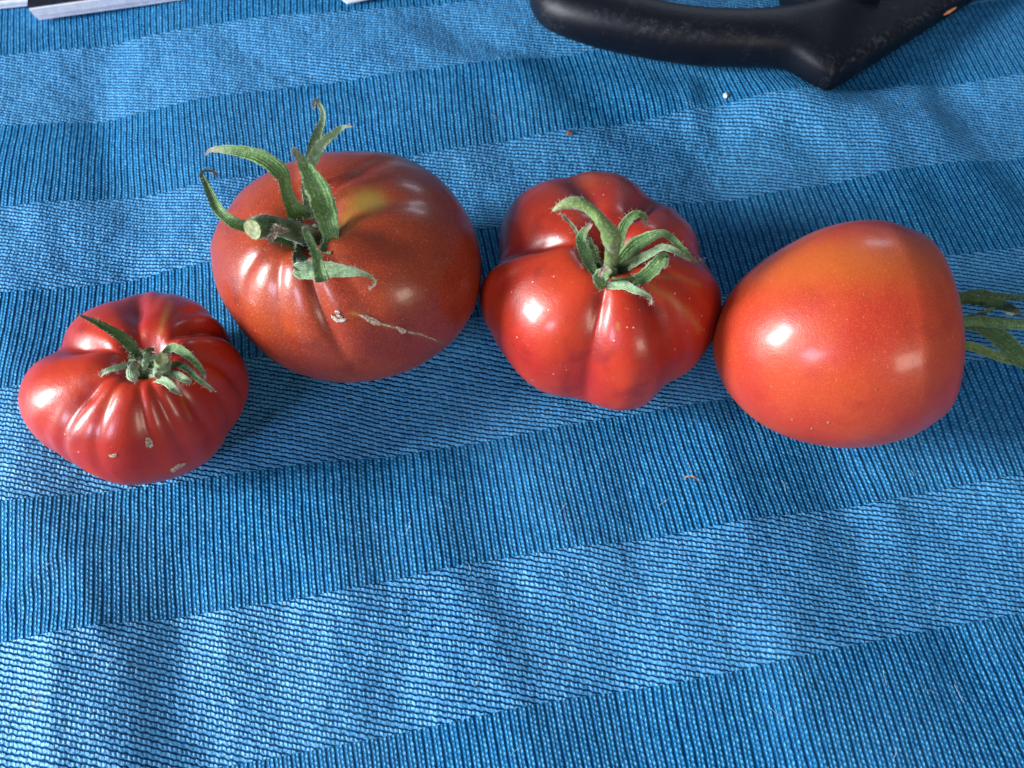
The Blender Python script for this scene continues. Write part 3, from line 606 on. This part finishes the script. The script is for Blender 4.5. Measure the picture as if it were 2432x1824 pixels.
of['label'] = 'tiny pale fibres scattered over the blue cloth'; of['category'] = 'lint fibres'; of['kind'] = 'stuff'

# ------------------------------------------------------------------ black utensil
def utensil():
    m, b = mat('worn_black_plastic')
    n1 = noise(70, 4, .6); n2 = noise(420, 5, .7); sc_ = noise(900, 3, .6)
    ed = at_n('edge')
    wear = ((n1*.75+n2*.25).ss(.54, .70)*(sc_.ss(.40, .70))*.22+n2.ss(.55, .75)*.05+ed*n2.ss(.44, .66)*.45).clamp()
    setc(b, Base_Color=mixc(wear, (.0025, .0034, .0075), (.13, .14, .155)), Roughness=N.op('ADD', wear*.30, .46), Specular_IOR_Level=.30)
    bump(b, n2*.6+sc_*.4, .00018, 1.0)
    c5 = cr(.557, 1200, 0)
    #  near edge, far edge, height, roundness, wear along the edges
    SEC = [((104, 20), (112, -58), .008, 2.0, .6), ((112, 55), (135, -80), .014, 2.1, .4), ((150, 110), (190, -80), .018, 2.3, .3), ((225, 152), (270, -62), .0205, 2.3, .15), ((340, 190), (400, -28), .022, 2.4, .1),
           ((450, 217), (490, 0), .0225, 2.4, .25), ((560, 240), (600, 22), .0225, 2.4, .3), ((700, 265), (730, 48), .022, 2.4, .25), ((850, 283), (860, 62), .022, 2.4, .1), ((1000, 288), (990, 67), .022, 2.4, 0),
           ((1110, 288), (1110, 62), .0215, 2.5, 0), ((1185, 298), (1210, 50), .021, 2.6, 0), ((1240, 325), (1290, 32), .020, 2.8, .05), ((1295, 358), (1360, 10), .019, 3.2, .1), ((1335, 378), (1420, -15), .018, 3.6, .35),
           ((1362, 389), (1480, -50), .0165, 4.2, .9), ((1402, 380), (1560, -90), .0145, 4.6, 1.), ((1500, 320), (1660, -160), .0130, 5, 1.), ((1650, 225), (1800, -250), .0120, 5, .8), ((1800, 130), (1950, -330), .0115, 5, .7),
           ((1900, 68), (2080, -400), .011, 5, .6), ((2000, 5), (2220, -460), .0105, 5, .6), ((2200, -110), (2420, -520), .010, 5, .6), ((2400, -220), (2560, -560), .009, 4, .6)]
    A = []
    for a, b_, h, e_, w in SEC:
        pa, pb = c5([a])[0], c5([b_])[0]; P = at(*pa, h*.32); Q = at(*pb, h*.66); A.append(np.r_[P[:2], Q[:2], h, e_, w])
    A = catmull(np.array(A)[:, [0, 1, 4, 2, 3, 5, 6]], 120)
    V, ed_ = [], []; M = 40
    for r in A:
        P = np.array([r[0], r[1]]); Q = np.array([r[3], r[4]]); h = r[2]; e_ = r[5]; c = (P+Q)/2; d = (P-Q)/2
        for j in range(M):
            a = 2*math.pi*j/M; x = abs(math.cos(a))**(2/e_)*math.copysign(1, math.cos(a)); y = abs(math.sin(a))**(2/e_)*math.copysign(1, math.sin(a))
            zz = h/2+y*h/2
            V.append((c[0]+d[0]*x, c[1]+d[1]*x, zz+.0015)); ed_.append(r[6]*math.exp(-((a-.75)/.30)**2)+.35*r[6]*math.exp(-((a-2.4)/.3)**2))
    n = len(A); F = [(i*M+j, (i+1)*M+j, (i+1)*M+(j+1) % M, i*M+(j+1) % M) for i in range(n-1) for j in range(M)]
    # rounded end caps
    for end, k0 in ((0, 0), (n-1, (n-1)*M)):
        ringp = np.array(V[k0:k0+M]); c = ringp.mean(0); prev = k0
        dirv = (np.array(V[:M]).mean(0)-np.array(V[M*3:M*4]).mean(0)); dirv = dirv/np.linalg.norm(dirv)*(1 if end == 0 else 0)
        for f, o_ in ((.85, .0015), (.55, .003), (.2, .0036)):
            k = len(V); V.extend([tuple(c+(p-c)*f+dirv*o_) for p in ringp]); ed_.extend([.5]*M)
            F += [(prev+j, prev+(j+1) % M, k+(j+1) % M, k+j) if end == 0 else (prev+(j+1) % M, prev+j, k+j, k+(j+1) % M) for j in range(M)]; prev = k
        F.append(tuple(prev+j for j in range(M)))
    base = tuple(np.r_[np.array(V)[:, :2].mean(0), 0])
    root = empty('kitchen_utensil', base, 'worn black plastic utensil with curved handle flaring into a wide angular head', 'utensil')
    o = new_mesh('handle', V, F, m, root, base); attr(o.data, 'edge', ed_)
    # dark square boss behind the neck
    c = at(1960, -22, .010); V = []; d1 = np.array([.024, .004, 0]); d2 = np.array([-.003, .016, 0]); 
    for zz, k in ((.002, 1), (.017, 1), (.0185, .9)):
        for sx, sy in ((-1, -1), (1, -1), (1, 1), (-1, 1)): V.append(c+d1*sx*k*.7+d2*sy*k+np.array([0, 0, zz-.010]))
    F = [(0, 1, 5, 4), (1, 2, 6, 5), (2, 3, 7, 6), (3, 0, 4, 7), (4, 5, 9, 8), (5, 6, 10, 9), (6, 7, 11, 10), (7, 4, 8, 11), (8, 9, 10, 11), (3, 2, 1, 0)]
    o2 = new_mesh('boss', V, F, m, root, base, False); attr(o2.data, 'edge', [0]*len(V))
utensil()
orangem = plain('orange_scrap', (.32, .10, .03), (.50, .20, .08), .5, 600)
fo = Flat((*at(2262, 25, 0)[:2], 0))
ob = sepal(fo, cr(.557, 1200, 0)([(1872, 63, 5), (1890, 52, 12), (1910, 39, 10), (1926, 30, 4)]), [.013, .014], .557, orangem, None, cup=.3, name='orange_scrap', n=14)
ob['label'] = 'thin orange scrap stuck at the edge of the black utensil head'; ob['category'] = 'scrap'

# ------------------------------------------------------------------ booklets and paper
def box(name, o0, ex, ey, z0, z1, material, parent, base, wob=0.):
    V = [o0, o0+ex, o0+ex+ey, o0+ey]; n = 14; vs = []
    for zz in (z0, z1):
        for (a, b_) in zip(V, V[1:]+V[:1]):
            for i in range(n):
                p = a+(b_-a)*i/n; vs.append((p[0], p[1], zz+wob*math.sin(i*1.3+z0*9000)*.5))
    m = 4*n
    F = [(j, (j+1) % m, m+(j+1) % m, m+j) for j in range(m)]+[tuple(range(m))[::-1], tuple(m+j for j in range(m))]
    return new_mesh(name, vs, F, material, parent, base, False)
cover = plain('dark_cover', (.006, .007, .012), (.012, .014, .022), .35, 500, .00005)
cover2 = plain('grey_cover', (.05, .05, .08), (.08, .08, .12), .4, 500, .00005)
pagem = plain('white_page', (.66, .70, .80), (.76, .80, .88), .6, 300, .00005, .3)
def booklet(corner, right, thick, depth, cov, label, leaves, slip=.0012, name='booklet', zb=0.):
    a = at(*corner, zb)[:2]; b_ = at(*right, zb)[:2]; d = (b_-a)/np.linalg.norm(b_-a); e_ = np.array([-d[1], d[0]])
    if depth < 0: d = -d; depth = -depth
    root = empty(name, (a[0], a[1], zb), label, 'booklet')
    base = (a[0], a[1], zb); w = .16; t = thick/leaves
    for i in range(leaves):
        k = i/(leaves-1); off = -d*slip*k*1.2+e_*slip*(.2*math.sin(i*2.1)-k*.3)
        box('page', np.array(a)+off, d*w, e_*depth, zb+i*t, zb+(i+.86)*t, pagem, root, base, .00015)
    off = -d*slip*1.7+e_*slip*.8
    box('cover', np.array(a)+off, d*w, e_*depth, zb+thick, zb+thick+.0006, cov, root, base)
booklet((92, 48), (431, 0), .0060, .12, cover, 'black covered booklet with white page edges at the upper left corner', 5)
booklet((-190, 40), (84, 12), .0034, .12, cover2, 'thin grey covered booklet behind the black one, its white edge showing', 3)
paperm = plain('white_paper', (.62, .70, .74), (.72, .80, .84), .6, 300, .00005, .3)
a = at(826, 11, .001)[:2]; e1 = at(930, -12, .001)[:2]-a; e2 = at(760, -38, .001)[:2]-a
o = box('paper_slip', a, e1/np.linalg.norm(e1)*.09, e2/np.linalg.norm(e2)*.06, .0012, .0017, paperm, None, (a[0], a[1], 0))
o['label'] = 'corner of a pale paper slip at the top edge between booklet and utensil'; o['category'] = 'paper'
